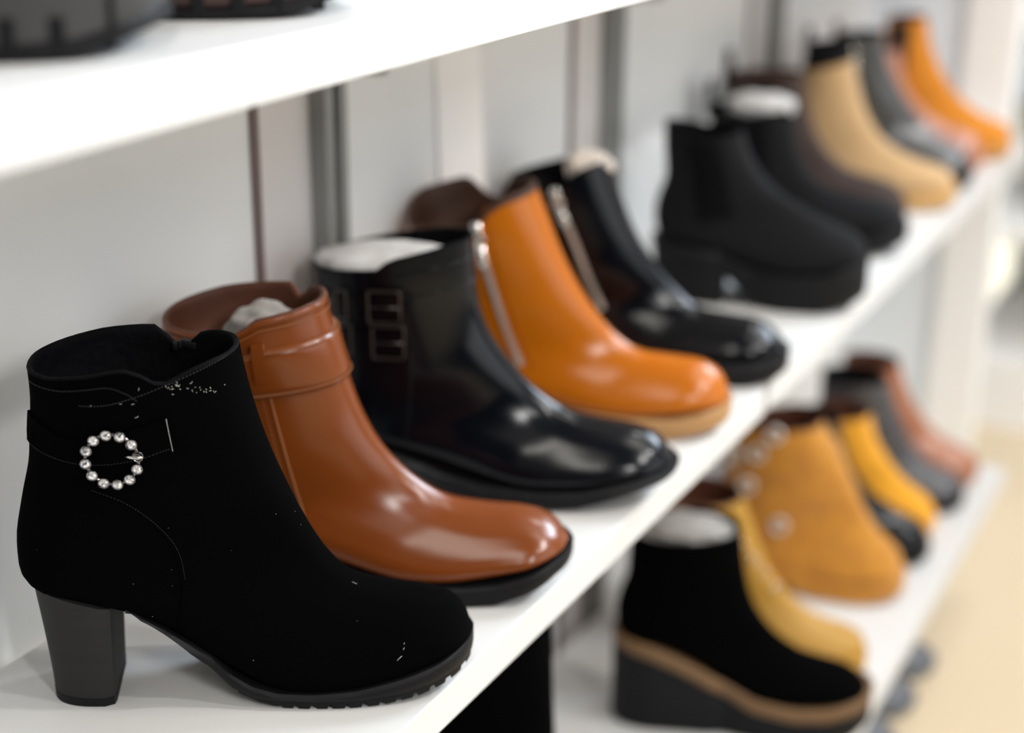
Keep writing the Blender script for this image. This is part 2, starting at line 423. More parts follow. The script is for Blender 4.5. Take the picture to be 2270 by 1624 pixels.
    def line(s, path, r, material, name, off=.2, dash=None, side=-1, parent=None):
        P = catmull(path, 10); g = Geo(); pts = [s.surf(u, z, off, side)[0] * .001 for u, z in P]
        if not dash: g.tube(pts, r * .001, 6)
        else:
            seg = dash
            for i in range(0, len(pts) - 1):
                a, b = pts[i], pts[i + 1]; L = (b - a).length * 1000; k = max(1, round(L / seg))
                for q in range(k): g.tube([a.lerp(b, (q + .15) / k), a.lerp(b, (q + .75) / k)], r * .001, 5)
        return g.make(name, material, parent or s.root)
    def band(s, v0, v1, off, material, name, d0=0, d1=360, parent=None, n=60, rows=6, inner=-.5):
        """band around the shaft between ring numbers v0,v1 (numbers or functions of angle)"""
        V = []; full = d1 - d0 >= 360; cols = n if full else n + 1; f0 = v0 if callable(v0) else (lambda d: v0); f1 = v1 if callable(v1) else (lambda d: v1)
        for i in range(cols):
            d = d0 + (d1 - d0) * i / n; a, b = f0(d), f1(d)
            prof = [(a, inner)] + [(a + (b - a) * (.02 + .96 * q / (rows - 1)), off * (.75 if q in (0, rows - 1) else 1)) for q in range(rows)] + [(b, inner)]
            for v, o_ in prof: V.append(s.ring_pt(max(v, 0), d, o_) * .001)
        k = rows + 2
        Fc = [(i * k + j, ((i + 1) % cols) * k + j, ((i + 1) % cols) * k + j + 1, i * k + j + 1) for i in range(cols if full else n) for j in range(k - 1)]
        if not full: Fc += [tuple(range(k)), tuple(n * k + j for j in range(k))]
        return mesh_obj(name, V, Fc, material, parent or s.root)
    def zipper(s, path, tape_mat, metal, tw=9, side=-1, pull=True, off=.6):
        t = s.strip(path, tw, off * .5, tape_mat, 'zipper', thick=.3, side=side)
        P = catmull(path, 16); g = Geo()
        for i in range(0, len(P) - 1):
            p, n = s.surf(P[i][0], P[i][1], off + 1.0, side); q, _ = s.surf(P[i + 1][0], P[i + 1][1], off + 1.0, side)
            d = (q - p).normalized(); c = d.cross(n).normalized()
            g.obox(p * .001, d, c, n, .0007, .0024, .0008)
        g.make('zipper_teeth', M['teeth'] if metal is M['silver'] else metal, t, smooth=False)
        if pull:
            p, n = s.surf(P[1][0], P[1][1], 2.6, side); q, _ = s.surf(P[10][0], P[10][1], 2.6, side); d = (q - p).normalized(); c = d.cross(n).normalized()
            g = Geo(); g.obox(p * .001, d, c, n, .0045, .0035, .0016)
            ringc = p + d * 9 + n * 1
            g.tube([(ringc + (d * math.cos(a) * 5.2 + c * math.sin(a) * 4.2)) * .001 for a in [k * math.pi / 8 for k in range(16)]], .0009, 6, True)
            e = ringc + d * 13
            g.obox(e * .001, d, c, n, .009, .0032, .0009)
            g.make('zipper_pull', metal, t)
        return t
    def stuffing(s, label, material, zc, r, name='tissue_paper', du=0, dv=0, seed=1, group=None, flat=.6, rz=0):
        """crumpled ball of paper inside the shaft, its own thing"""
        c = sum(s.R[0], Vector()) / MV; c = Vector((c.x + du, c.y + dv, c.z + zc))
        rnd = random.Random(seed); ph = [(Vector((rnd.uniform(-1, 1), rnd.uniform(-1, 1), rnd.uniform(-1, 1))).normalized(), rnd.uniform(2, 7), rnd.uniform(0, 6.28), rnd.uniform(.02, .09)) for _ in range(16)]
        nu, nv = 40, 26; V = []
        for i in range(nv + 1):
            b = math.pi * i / nv
            for j in range(nu):
                a = 2 * math.pi * j / nu; d = Vector((math.sin(b) * math.cos(a), math.sin(b) * math.sin(a), math.cos(b)))
                k = 1 + sum(q[3] * abs(math.sin(d.dot(q[0]) * q[1] + q[2])) for q in ph) - .35
                V.append(Vector((d.x * r[0] * k, d.y * r[1] * k, d.z * r[2] * k)) * .001)
        Fc = [(i * nu + j, (i + 1) * nu + j, (i + 1) * nu + (j + 1) % nu, i * nu + (j + 1) % nu) for i in range(nv) for j in range(nu)]
        o = mesh_obj(name, V, Fc, material)
        rt = s.root; o.location = Matrix.Translation(rt.location) @ rt.rotation_euler.to_matrix().to_4x4() @ (c * .001)
        o.rotation_euler = (0, 0, rt.rotation_euler.z + rz)
        tag(o, label, 'paper', group)
        return o
    def tab(s, material, deg=0, w=14, h=22, name='pull_tab'):
        p = s.ring_pt(0, deg, 0); g = Geo(); c = (p - sum(s.R[0], Vector()) / MV); c.z = 0; c.normalize(); t = Vector((-c.y, c.x, 0))
        pts = [p + c * 1.2 + Vector((0, 0, -14)), p + c * 2 + Vector((0, 0, 0)), p + c * 3 + Vector((0, 0, h * .7)), p + c * 1 + Vector((0, 0, h)), p - c * 2 + Vector((0, 0, h * .7)), p - c * 4 + Vector((0, 0, 0)), p - c * 4.5 + Vector((0, 0, -12))]
        pts = [Vector(q) for q in catmull([tuple(q) for q in pts], 4)]
        V = []
        for q in pts:
            for sg in (-1, 1): V.append((q + t * sg * w / 2) * .001)
        Fc = [(i * 2, i * 2 + 1, i * 2 + 3, i * 2 + 2) for i in range(len(pts) - 1)]
        o = mesh_obj(name, V, Fc, material, s.root)
        so = o.modifiers.new('thick', 'SOLIDIFY'); so.thickness = .0035; so.offset = 0
        return o
    def elastic(s, v0, v1, dc, dw0, dw1, material, off=.7):
        """triangular elastic gore on the side"""
        nv, nd = 14, 10; V = []
        for i in range(nv + 1):
            a = i / nv; hw = dw0 + (dw1 - dw0) * a
            for j in range(nd + 1):
                ed = 0 if j in (0, nd) else 1
                V.append(s.ring_pt(v0 + (v1 - v0) * a, dc + hw * (2 * j / nd - 1), off if ed else -.2) * .001)
        Fc = [(i * (nd + 1) + j, i * (nd + 1) + j + 1, (i + 1) * (nd + 1) + j + 1, (i + 1) * (nd + 1) + j) for i in range(nv) for j in range(nd)]
        return mesh_obj('elastic_panel', V, Fc, material, s.root)

def rect_buckle(b, u, z, hw, hh, rr, material, off=3.5, name='buckle', prong=True, parent=None, rot=0):
    p, n = b.surf(u, z, off); ex = Vector((1, 0, 0)); ex = (ex - n * ex.dot(n)).normalized(); ez = n.cross(ex); 
    if ez.z < 0: ez = -ez
    c, s_ = math.cos(rot), math.sin(rot); ex, ez = ex * c + ez * s_, ez * c - ex * s_
    pts = []
    for cx, cz, a0 in ((hw, hh, 0), (-hw, hh, 90), (-hw, -hh, 180), (hw, -hh, 270)):
        for q in range(5):
            a = math.radians(a0 + q * 22.5); pts.append(p + ex * (cx - math.copysign(rr * 1.6, cx) + math.cos(a) * rr * 1.6) + ez * (cz - math.copysign(rr * 1.6, cz) + math.sin(a) * rr * 1.6))
    g = Geo(); g.tube([q * .001 for q in pts], rr * .001, 8, True)
    o = g.make(name, material, parent or b.root)
    if prong:
        g = Geo(); g.tube([(p - ex * hw) * .001, (p + ex * hw * 1.05 + n * .6) * .001], rr * .7 * .001, 6); g.make('prong', material, o)
    return o

# ------------------------------------------------------------------ the setting
XB = -0.253
SY0, SY1 = -0.35, 2.40
for (name, x0, x1, y0, y1, z0, z1, mt) in (
    ('wall_back', XB - .05, XB, -1.2, 2.46, -.575, 1.2, M['wall']),
    ('floor', -2.5, 4.5, -2.0, 7.5, -.60, -.575, M['floor'])):
    tag(box(name, x0, x1, y0, y1, z0, z1, mt, bevel=0), kind='structure')
n_ = 0
for k, y in enumerate((.3435, .84, 1.335, 1.83)):
    n_ += 1
    tag(box('trim_%d' % n_, XB, XB + .0025, y - .004, y + .004, -.575, 1.2, M['seam'], bevel=0), kind='structure')
    n_ += 1
    tag(box('trim_%d' % n_, XB, XB + .0015, y + .004, y + .074, -.575, 1.2, M['wall_pink'], bevel=0), kind='structure')

# slotted posts
post_lab = ['grey slotted steel upright post behind the brown boot', 'grey slotted steel upright post behind the tan zip boot, with white wall on its right',
            'grey slotted steel upright post left of the big black block-heeled boot', 'grey slotted steel upright post nearest the far end of the shelves']
for k, y in enumerate((.433, .918, 1.413, 1.908)):
    if k == 0: continue
    r = empty('slotted_post', (XB + .0015, y, -.575)); tag(r, post_lab[k], 'post', 'slotted upright posts')
    g = Geo(); g.box(0, .014, -.014, -.0035, 0, 1.75); g.box(0, .014, .0045, .014, 0, 1.75); g.box(0, .006, -.0035, .0045, 0, 1.75)
    g.make('channel', M['steel'], r, smooth=False)
    g = Geo()
    for q in range(34): g.box(.0058, .0065, -.0028, .0038, .02 + q * .05, .052 + q * .05)
    g.make('slots', M['dark'], r, smooth=False)
wdv = box('bright_stripe_board', 0, .004, 0, .046, -.34, .340, M['white'])  # added board standing in for a bright stripe, angled to catch the light
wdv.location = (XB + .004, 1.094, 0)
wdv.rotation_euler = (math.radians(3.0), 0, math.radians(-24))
tag(wdv, 'tall white board added for a bright stripe on the wall between the tan boot and the post', 'board')

def shelf(label, y0, y1, x1, z, grp=None):
    o = box('shelf_board', XB + .0165, x1, y0, y1, z - .025, z, M['laminate'], bevel=.0008)
    return tag(o, label, 'shelf', grp)
ZU, ZL, ZF = .383, -.38, -.76
shelf('white laminate shelf board across the top left, above the row of boots', SY0, 2.38, 0, ZU)
shelf('long white shelf board under the five nearest boots, first one with a crystal buckle', SY0, 1.212, 0, 0)
shelf('white shelf board under the far boots, ending at the orange suede boot', 1.222, 2.38, 0, 0)
shelf('deeper white shelf board under the main row, carrying the black wedge and mustard boots', SY0, 2.04, .082, ZL)
for (z, x1, nm) in ((ZU, 0, 'top'), (0, 0, 'middle'), (ZL, .082, 'lower')):
    for y in (.929, 1.427, 1.922):
        where = {.929: 'first', 1.427: 'second', 1.922: 'third'}[y]
        w = 'white steel bracket under the %s shelf board at the %s post from the left' % (nm, where)
        v = [(0, 0), (0, -.070), (.035, -.066), (.078, -.006), (.078, 0)]
        V = [(XB + .0162 + a, y + d, z - .0255 + b) for d in (-.002, .002) for a, b in v]
        Fc = [tuple(range(5)), tuple(range(9, 4, -1))] + [(i, i + 5, (i + 1) % 5 + 5, (i + 1) % 5) for i in range(5)]
        tag(mesh_obj('shelf_bracket', V, Fc, M['laminate'], smooth=False), w, 'bracket', 'shelf brackets')
# end of the shelving run
tag(box('end_panel', XB, -.112, 2.41, 2.428, -.575, 1.2, M['cool_white']), 'tall white end panel closing the far end of the shelves', 'panel')
tag(box('end_column', -.111, -.035, 2.395, 2.435, -.575, 1.2, M['white']), 'bright white upright column on the front of the far end panel', 'column')

# ------------------------------------------------------------------ BOOT 1: black suede, rhinestone ring buckle
f1 = [(-22, 204), (-19, 185), (-13, 159), (-6, 137), (3, 115), (15, 90), (26, 74), (39, 63), (55, 57.5), (70, 54), (85, 50), (94, 45), (100, 36), (102, 27)]
b1back = [(-132, 196), (-132, 178), (-134.5, 156), (-136.5, 141), (-142, 120), (-147, 94), (-143, 72)]
rim1 = [(0, 0), (40, -2), (70, 0), (82, 2), (90, 2), (97, -1), (103, -5), (109, -9), (116, -6), (126, -3), (140, -1), (180, 0), (222, -1), (236, -4), (243, -12), (250, -12), (256, -3), (263, 2), (290, 3), (330, 1), (360, 0)]
b = Boot('ankle_boot', (-.0843, .6349), 34, f1, -148, 102, 196, -132, 64, fz=8, toe_z=26, wball=39, wrim=37, wank=32, rim=rim1, back=b1back, arch=.80, wheel=29,
         label='black suede ankle boot with a round crystal buckle and tall block heel')
B1 = b
b.upper(M['black_suede']); b.lining(M['black_lining'])
b.heel(M['heel_black'], (-140, -96), (-134, -98), 28, 25, zb=5, power=2.8)
o = b.heel(M['black_rubber'], (-134.2, -97.8), (-134, -98), 25.3, 25.2, zb=0, name='top_lift', power=2.8)
for v in o.data.vertices:
    v.co.z = min(v.co.z, .005)
ps = [(-88, b.zf(-88) + 5, b.zf(-88) + 3.5), (-75, b.zf(-75) + .6, b.zf(-75) - 1.0), (-58, b.zf(-58) + .5, b.zf(-58) - 4), (-44, b.zf(-44) + .6, b.zf(-44) - 8), (-34, 20, 11.5), (-22, 13, 6), (-8, 9.5, 4.4), (10, 8.8, 4), (35, 10.5, 4), (60, 15.5, 6.5), (80, 20.5, 10.5), (95, 26, 15.5), (106, 29, 19)]
b.sole(M['black_rubber'], ps, margin=1.6, name='platform_sole', ridge=.5)
tr = [(-30, 10, 8.5), (-18, 6.5, 3.5), (-4, 5, .6), (8, 4.8, 0), (30, 4.8, 0), (50, 6, 1.0), (70, 9, 3.8), (88, 14, 8.5), (104, 19, 14)]
b.sole(M['black_rubber'], tr, margin=1.6, inset=1.2, name='tread', notch=(9.5, 2.3, .30), bevel=.6, N=150)
# overlay panel edge, strap, seams
b.strip([(-134, 164), (-122, 160), (-107, 156), (-90, 157), (-75, 161), (-57, 166.5)], [(0, 17), (.3, 13), (.5, 15), (1, 19)], .3, M['black_suede'], 'strap', thick=1.3)
b.line([(-58.5, 176), (-57.5, 166), (-56.5, 157)], .16, M['lint'], 'strap_end_thread', off=1.9, dash=1.3)
b.line([(-133, 156), (-122, 152.5), (-107, 149.8), (-92, 150), (-75, 153), (-58, 158.5)], .22, M['stitch_black'], 'lower_strap_stitching', off=1.7, dash=2.0)
b.line([(-102, 183), (-88, 184), (-72, 188.5), (-55, 194.5), (-38, 200), (-27, 203)], .3, M['stitch_black'], 'panel_stitching', off=.4, dash=1.8)
b.line([(-129, 190), (-112, 190), (-98, 192), (-86, 193.5), (-77, 190), (-72, 186)], .28, M['stitch_black'], 'collar_stitching', off=.4, dash=1.8)
b.line([(-112, 138), (-95, 131), (-80, 124), (-68, 112), (-60, 97), (-57, 80), (-58, 62), (-60, 48)], .5, M['black_suede'], 'side_seam', off=.25)
b.line([(-100, 134), (-84, 127.5), (-71, 117), (-61.5, 104), (-57, 92), (-55.5, 78)], .2, M['stitch_black'], 'side_seam_stitching', off=.3, dash=2.0)
# zip at the notch on the far side
b.zipper([(-94, 184), (-95, 160), (-96, 135), (-96, 110), (-94, 80)], M['black_lining'], M['gunmetal'], tw=10, side=1, pull=True)
g = Geo(); pz = b.ring_pt(0, 246, -1)
for k in range(5): g.obox((pz + Vector((2.5 * k - 4, -2, 3 - abs(k - 2) * .8))) * .001, Vector((1, 0, 0)), Vector((0, 1, 0)), Vector((0, 0, 1)), .0015, .002, .0022)
g.make('zipper_stop', M['black_rubber'], b.root, bevel=.0006)
# crystals
cc = (-87, 154); n_c = 12
pc, nn = b.surf(cc[0], cc[1], 3.2)
nn = Vector((nn.x * .6, nn.y, nn.z * .3)).normalized()
ex = (Vector((1, 0, 0)) - nn * nn.x).normalized(); ez = ex.cross(nn); ez = ez if ez.z > 0 else -ez
ringo = Geo(); pts = []
bk = Geo(); bk.tube([(pc + (ex * math.cos(a) * 13.6 + ez * math.sin(a) * 14.2) - nn * 1.0) * .001 for a in [k * math.pi / 30 for k in range(60)]], .0009, 8, True)
buckle = bk.make('ring_buckle', M['gunmetal'], b.root); tag(buckle, 'round gunmetal buckle set with clear crystals')
def gem(p, n, ex, ez, r):
    g = Geo(); K = 12; V = []
    for rad, h in ((1.0, 0), (1.0, .25), (.86, .5), (.52, .78)):
        for k in range(K):
            a = (k + (.5 if rad in (.86,) else 0)) * 2 * math.pi / K; V.append(p + (ex * math.cos(a) + ez * math.sin(a)) * r * rad + n * r * h)
    F_ = [(i * K + j, i * K + (j + 1) % K, (i + 1) * K + (j + 1) % K, (i + 1) * K + j) for i in range(3) for j in range(K)]
    F_ = [tuple(t) for f in F_ for t in ((f[0], f[1], f[2]), (f[0], f[2], f[3]))]
    V.append(p + n * r * .86); F_ += [(3 * K + j, 3 * K + (j + 1) % K, 4 * K) for j in range(K)]
    return [v * .001 for v in V], F_
cup0 = gem0 = None
for k in range(12):
    a = math.radians(8 + 30 * k); p = pc + ex * math.cos(a) * 13.6 + ez * math.sin(a) * 14.2
    g = Geo(); cupp = [(0, 2.0), (2.6, 2.0)]
    rings = []
    V = []
    for rad, h in ((.5, -1.6), (2.5, -1.2), (2.95, 0), (2.95, .7), (2.6, .75), (2.5, .1)):
        for q in range(20):
            t = q * math.pi / 10; V.append((p + (ex * math.cos(t) + ez * math.sin(t)) * rad + nn * h) * .001)
    Fq = [(i * 20 + j, i * 20 + (j + 1) % 20, (i + 1) * 20 + (j + 1) % 20, (i + 1) * 20 + j) for i in range(5) for j in range(20)] + [tuple(100 + j for j in range(20))]
    cup = mesh_obj('crystal_setting', V, Fq, M['gunmetal'], buckle)
    if k == 0: continue
    V, Fq = gem(p + nn * .1, nn, ex, ez, 2.5)
    mesh_obj('crystal', V, Fq, M['crystal'], buckle, smooth=False)
a = math.radians(8); p = pc + ex * math.cos(a) * 13.6 + ez * math.sin(a) * 14.2
g = Geo(); g.tube([(p + ex * 2.6 + nn * .9) * .001, (p + nn * 1.6) * .001, (p - ex * 3 + nn * 1.2) * .001, (p - ex * 6.5 - nn * .2) * .001], .0009, 8); g.make('prong', M['silver'], buckle)
# lint
g = Geo(); rnd = random.Random(3)
def fleck(u, z, L, a, r=.14):
    p, n = b.surf(u, z, .35); q, _ = b.surf(u + math.cos(a) * L, z + math.sin(a) * L, .35 + rnd.uniform(0, .4))
    mid = (p + q) / 2 + Vector((rnd.uniform(-.2, .2), -.2, rnd.uniform(-.3, .3)))
    g.tube([p * .001, mid * .001, q * .001], r * .001, 5)
for _ in range(16): fleck(-52 + rnd.gauss(0, 4.5), 192 + rnd.gauss(0, 1.8), rnd.uniform(.5, 1.3), rnd.uniform(0, 3.14), .09)
for _ in range(11): fleck(-38 + rnd.gauss(0, 7), 187 + rnd.gauss(0, 1.6), rnd.uniform(.5, 1.3), rnd.uniform(0, 3.14), .1)
fleck(-51, 192, 2.4, 2.2, .09); fleck(-53, 193.5, 2.2, -.5, .09); fleck(-75, 184.5, 1.5, .3, .09); fleck(-81, 184.8, 1.2, .1, .07); fleck(-74, 177, 2.2, .4, .09); fleck(-96, 183, 1.3, .9, .08); fleck(-71, 192, 1.6, 1.3, .09)
for _ in range(16): fleck(rnd.uniform(-135, 60), rnd.uniform(30, 120), rnd.uniform(.3, .7), rnd.uniform(0, 3.14), .06)
fleck(58, 27, 3.4, .7, .11); fleck(61.5, 32, 1.2, 1, .1); fleck(62, 34.5, .9, 1.2, .1)
tag(g.make('lint', M['lint'], b.root), kind='stuff')

# ------------------------------------------------------------------ BOOT 2: brown leather with collar strap
f2 = [(-95, 191), (-89, 168), (-82, 142), (-77, 125), (-66, 100), (-52, 82), (-35, 67), (-18, 57), (5, 52), (25, 50), (40, 46), (50, 40), (56, 31)]
rim2 = [(0, 0), (40, -3), (78, -6), (92, -7), (99, -3), (103, 0), (150, 1), (180, 0), (205, 1), (222, -2), (228, -9), (236, -8), (240, 1), (290, 3), (340, 1), (360, 0)]
b = Boot('ankle_boot', (-.0487, .7904), 28, f2, -190, 57, 180, -193, 42, fz=13, toe_z=28, wball=39, wtoe=1.12, wrim=38, rim=rim2, back=[(-193, 178), (-192, 160), (-189, 135), (-187, 105), (-190, 80), (-189, 58), (-180, 45)],
         label='reddish brown leather ankle boot with a wide strap round its collar and a black sole')
b.upper(M['brown_leather']); b.lining(M['brown_lining'])
b.sole(M['black_rubber'], [(-192, 46, 40), (-150, 44, 37), (-120, 34, 26), (-80, 20, 9), (-50, 14, 3), (-10, 13, 0), (10, 14.5, 1), (30, 20, 8), (50, 27, 17), (62, 30, 21)], margin=3.6, name='welted_sole', ridge=.5)
b.heel(M['heel_black'], (-187, -140), (-184, -144), 29, 25)
v1_ = lambda d: 4.6 + 1.0 * math.cos(math.radians(d)) * 0; 
b.band(3.2, 8.6, 2.6, M['brown_leather'], 'collar_strap', n=80)
b.band(-.0, 1.0, 1.2, M['brown_leather'], 'collar_binding', n=80, rows=4)
st = Geo()
for v in (3.7, 8.1, 1.4):
    st.tube([b.ring_pt(v, d, 2.9 if v > 2 else 1.0) * .001 for d in range(0, 360, 5)], .0004, 5, True)
st.make('collar_stitching', M['stitch_tan'], b.root)
b.line([(-128, 172), (-127, 150), (-124, 128), (-118, 98), (-112, 70), (-105, 40)], .7, M['stitch_tan'], 'side_seam', off=.3)
b.line([(-133, 172), (-132, 150), (-129, 128), (-123, 98), (-117, 70), (-110, 40)], .35, M['stitch_tan'], 'side_seam_stitching', off=.3, dash=2.2)
b.strip([(-131.5, 172), (-131, 160), (-130, 148)], 7, 2.2, M['brown_leather'], 'strap_end_tab', thick=1.4)
b.zipper([(-125, 150), (-122, 120), (-118, 90), (-112, 60)], M['brown_lining'], M['gunmetal'], side=1, tw=8)
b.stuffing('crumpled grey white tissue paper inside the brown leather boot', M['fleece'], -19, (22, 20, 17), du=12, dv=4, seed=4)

# ------------------------------------------------------------------ BOOT 3: black leather, two buckles
f3 = [(-52, 190), (-50, 165), (-47, 140), (-39, 118), (-22, 94), (-3, 75), (17, 62), (43, 55), (63, 52), (80, 46), (89, 38), (93, 27)]
rim3 = [(0, 0), (60, -4), (84, -6), (92, 0), (140, 2), (180, 0), (225, 0), (300, 0), (360, 0)]
b = Boot('ankle_boot', (-.0759, .9359), 25, f3, -160, 94, 170, -165, 40, fz=13, toe_z=25, wball=40, wrim=38, rim=rim3, back=[(-165, 170), (-164, 150), (-161, 125), (-159, 100), (-161, 78), (-160, 56), (-151, 43)],
         label='glossy black leather ankle boot with two metal side buckles and white paper in its top')
b.upper(M['black_leather']); b.lining(M['black_lining'])
b.sole(M['black_rubber'], [(-162, 44, 36), (-120, 42, 33), (-95, 32, 22), (-70, 21, 10), (-45, 15, 4), (-5, 13.5, 0), (25, 15, 3), (50, 20, 10), (75, 25, 17), (99, 28, 22)], margin=5, name='welted_sole', ridge=1.2)
b.heel(M['black_rubber'], (-157, -112), (-154, -114), 29, 26)
b.strip([(-160, 148), (-135, 147), (-110, 148), (-96, 151)], 16, .6, M['black_leather'], 'upper_buckle_strap', thick=1.5)
b.strip([(-158, 122), (-135, 121), (-110, 121), (-94, 123)], 16, .6, M['black_leather'], 'lower_buckle_strap', thick=1.5)
rect_buckle(b, -110, 149, 11, 12, .8, M['dull_metal']); rect_buckle(b, -108, 122, 11, 12, .8, M['dull_metal']); 
rect_buckle(b, -139, 148, 4, 11, .8, M['dull_metal'], prong=False, name='strap_keeper'); rect_buckle(b, -137, 122, 4, 11, .8, M['dull_metal'], prong=False, name='strap_keeper')
for v in (2.2, 4.8): 
    g = Geo(); g.tube([b.ring_pt(v, d, .3) * .001 for d in range(96, 250, 5)], .0007, 6); g.make('collar_welt', M['black_leather'], b.root)
b.line([(-99, 176), (-97, 155), (-95, 130), (-93, 100), (-95, 70), (-98, 45)], .8, M['black_leather'], 'side_seam', off=.3)
b.stuffing('smooth white tissue paper filling the top of the buckled black boot', M['paper'], -11, (43, 26, 13), du=-6, seed=9)

# ------------------------------------------------------------------ BOOT 4: tan leather, side zip
f4 = [(-114, 193), (-103, 167), (-90, 135), (-71, 102), (-48, 75), (-26, 61), (3, 57), (25, 54), (38, 46), (44, 36), (46, 27)]
rim4 = [(0, 4), (22, -4), (60, -10), (86, -12), (98, -18), (108, -6), (124, 0), (180, 0), (235, 3), (250, -14), (262, -6), (280, 12), (330, 14), (350, 10), (360, 4)]
b = Boot('ankle_boot', (-.0426, 1.0982), 20, f4, -196, 46, 158, -204, 34, fz=16, toe_z=25, wball=39, wrim=37, rim=rim4, back=[(-214, 164), (-207, 144), (-200, 118), (-194, 95), (-196, 72), (-195, 50), (-186, 37)],
         label='bright tan leather ankle boot with a silver side zip and a stacked tan sole')
b.upper(M['tan_leather']); b.lining(M['dark_lining'])
b.sole(M['tan_stack'], [(-200, 40, 30), (-150, 37, 27), (-110, 28, 14), (-80, 19, 3), (-40, 16.5, 0), (0, 16.5, 0), (20, 20, 4), (40, 25, 9), (52, 28, 12)], margin=3, name='stacked_sole', ridge=.4)
b.heel(M['tan_stack'], (-193, -146), (-190, -148), 30, 28)
b.zipper([(-154, 166), (-150, 148), (-143, 122), (-133, 90), (-119, 52)], M['tan_leather'], M['silver'], tw=7)
b.line([(-146, 178), (-140, 150), (-133, 122), (-123, 90), (-110, 50)], .7, M['tan_leather'], 'front_panel_seam', off=.3)
b.band(0, 1.0, 1.0, M['dark_lining'], 'collar_binding', n=70, rows=4)

# ------------------------------------------------------------------ BOOT 5: black leather, side zip, chunky sole
f5 = [(-128, 184), (-115, 147), (-102, 119), (-85, 95), (-64, 73), (-43, 57), (-15, 52), (10, 49), (24, 41), (31, 32), (34, 25)]
rim5 = [(0, 4), (60, 2), (88, -3), (100, -16), (112, -4), (130, 0), (180, 0), (270, 2), (360, 4)]
b = Boot('ankle_boot', (-.0293, 1.2383), 14, f5, -210, 33, 160, -214, 42, fz=20, toe_z=29, wball=40, wrim=36, rim=rim5,
         label='black leather ankle boot with a silver side zip, cream paper in its top')
b.upper(M['black_leather']); b.lining(M['black_lining'])
b.sole(M['black_rubber'], [(-214, 47, 36), (-160, 44, 34), (-120, 34, 18), (-90, 23, 5), (-50, 20, 1), (0, 21, 0), (20, 24, 3), (42, 30, 11)], margin=4, name='chunky_sole', ridge=1.5)
b.heel(M['black_rubber'], (-208, -158), (-205, -160), 30, 28)
b.zipper([(-167, 160), (-160, 142), (-150, 118), (-139, 90), (-124, 56)], M['black_lining'], M['silver'], tw=8)
b.stuffing('cream tissue paper in the top of the black zip boot', M['cream'], 2, (17, 17, 12), du=26, dv=0, seed=12)

# ------------------------------------------------------------------ BOOTS 6 and 7: chunky black chelsea boots
def chelsea(P0, phi, u0, u1, front, zr, ub, label, hh=46, plat=26, z0=0, mt=None, tabd=0, stuff=None, rim=None, tabn=True, group=None, hw=31):
    mt = mt or M['black_suede_soft']
    b = Boot('chelsea_boot', P0, phi, front, u0, u1, zr, ub, hh, fz=plat + 4, toe_z=plat + 14, wball=41, wrim=37, rim=rim or [(0, 2), (60, -2), (90, -6), (120, -2), (180, 0), (240, -2), (270, -6), (300, -2), (360, 2)], label=label, z0=z0, group=group)
    b.upper(mt); b.lining(M['black_lining'])
    L = u1 - u0
    b.sole(M['black_rubber'], [(u0 - 5, hh + 3, hh - 9), (u0 + .3 * L, hh - 6, hh - 20), (u0 + .40 * L, plat + 10, plat - 12), (u0 + .47 * L, plat + 6, 8), (u0 + .55 * L, plat + 4, 1), (u0 + .62 * L, plat + 3, 0), (u0 + .8 * L, plat + 5, 1), (u0 + .92 * L, plat + 12, 8), (u1 + 6, plat + 17, 16)], margin=4, name='platform_sole', ridge=1)
    b.heel(M['black_rubber'], (u0 - 1, u0 + .36 * L), (u0 + 2, u0 + .355 * L), hw + 1, hw + 1, zb=0, sink=-5, name='block_heel')
    b.elastic(1.2, 21, 92, 26, 15, M['black_lining'])
    if tabn: b.tab(M['black_lining'], 4, h=28, w=18)
    return b
f6 = [(-70, 171), (-63, 150), (-52, 132), (-36, 115), (-14, 101), (8, 90), (32, 80), (50, 71), (57, 60)]
b = chelsea((-.049, 1.4643), 18, -153, 58, f6, 175, -147, 'big chunky black suede boot with an elastic side panel, behind the black zip boot', hh=60, plat=34, tabn=False, hw=32)
f7 = [(-105, 154), (-101, 126), (-93, 102), (-78, 77), (-53, 64), (-18, 59), (8, 55), (22, 46), (28, 36)]
b = chelsea((-.036, 1.6928), 12, -200, 28, f7, 150, -198, 'black suede pull-on boot with a heel tab and white paper stuffed in its top', hh=36, plat=18)
b.stuffing('crumpled white tissue paper in the top of the black pull-on boot', M['paper'], 2, (31, 22, 13), du=10, seed=15)

# ------------------------------------------------------------------ far boots on the main shelf
def plain(P0, phi, u0, u1, front, zr, ub, label, up, lin, sol, hh=34, fz=14, name='ankle_boot', z0=0, group=None, wrim=36, rim=None, plat=0, **k):
    b = Boot(name, P0, phi, front, u0, u1, zr, ub, hh, fz=fz, toe_z=fz + 10, wrim=wrim, rim=rim or (), label=label, z0=z0, group=group, **k)
    b.upper(up); b.lining(lin); L = u1 - u0
    b.sole(sol, [(u0 - 4, hh + 4, hh - 6), (u0 + .3 * L, hh, hh - 8), (u0 + .45 * L, fz + 7, 6), (u0 + .55 * L, fz + 3, 0), (u0 + .75 * L, fz + 2, 0), (u0 + .9 * L, fz + 7, 4), (u1 + 5, fz + 12, 9)], margin=3)
    b.heel(sol, (u0 + 3, u0 + .22 * L), (u0 + 5, u0 + .2 * L), 29, 26)
    return b
f8 = [(-108, 172), (-102, 140), (-90, 106), (-72, 80), (-48, 62), (-18, 54), (4, 48), (16, 40), (22, 30)]
b = plain((-.062, 1.815), 15, -196, 23, f8, 168, -196, 'dark brown suede pull-on boot with a heel tab, just before the sand boot', M['brown_dark'], M['dark_lining'], M['brown_dark'], name='chelsea_boot', wball=37)
b.tab(M['dark_lining'], 0, h=28, w=18); b.elastic(1.2, 20, 92, 24, 13, M['black_lining'])
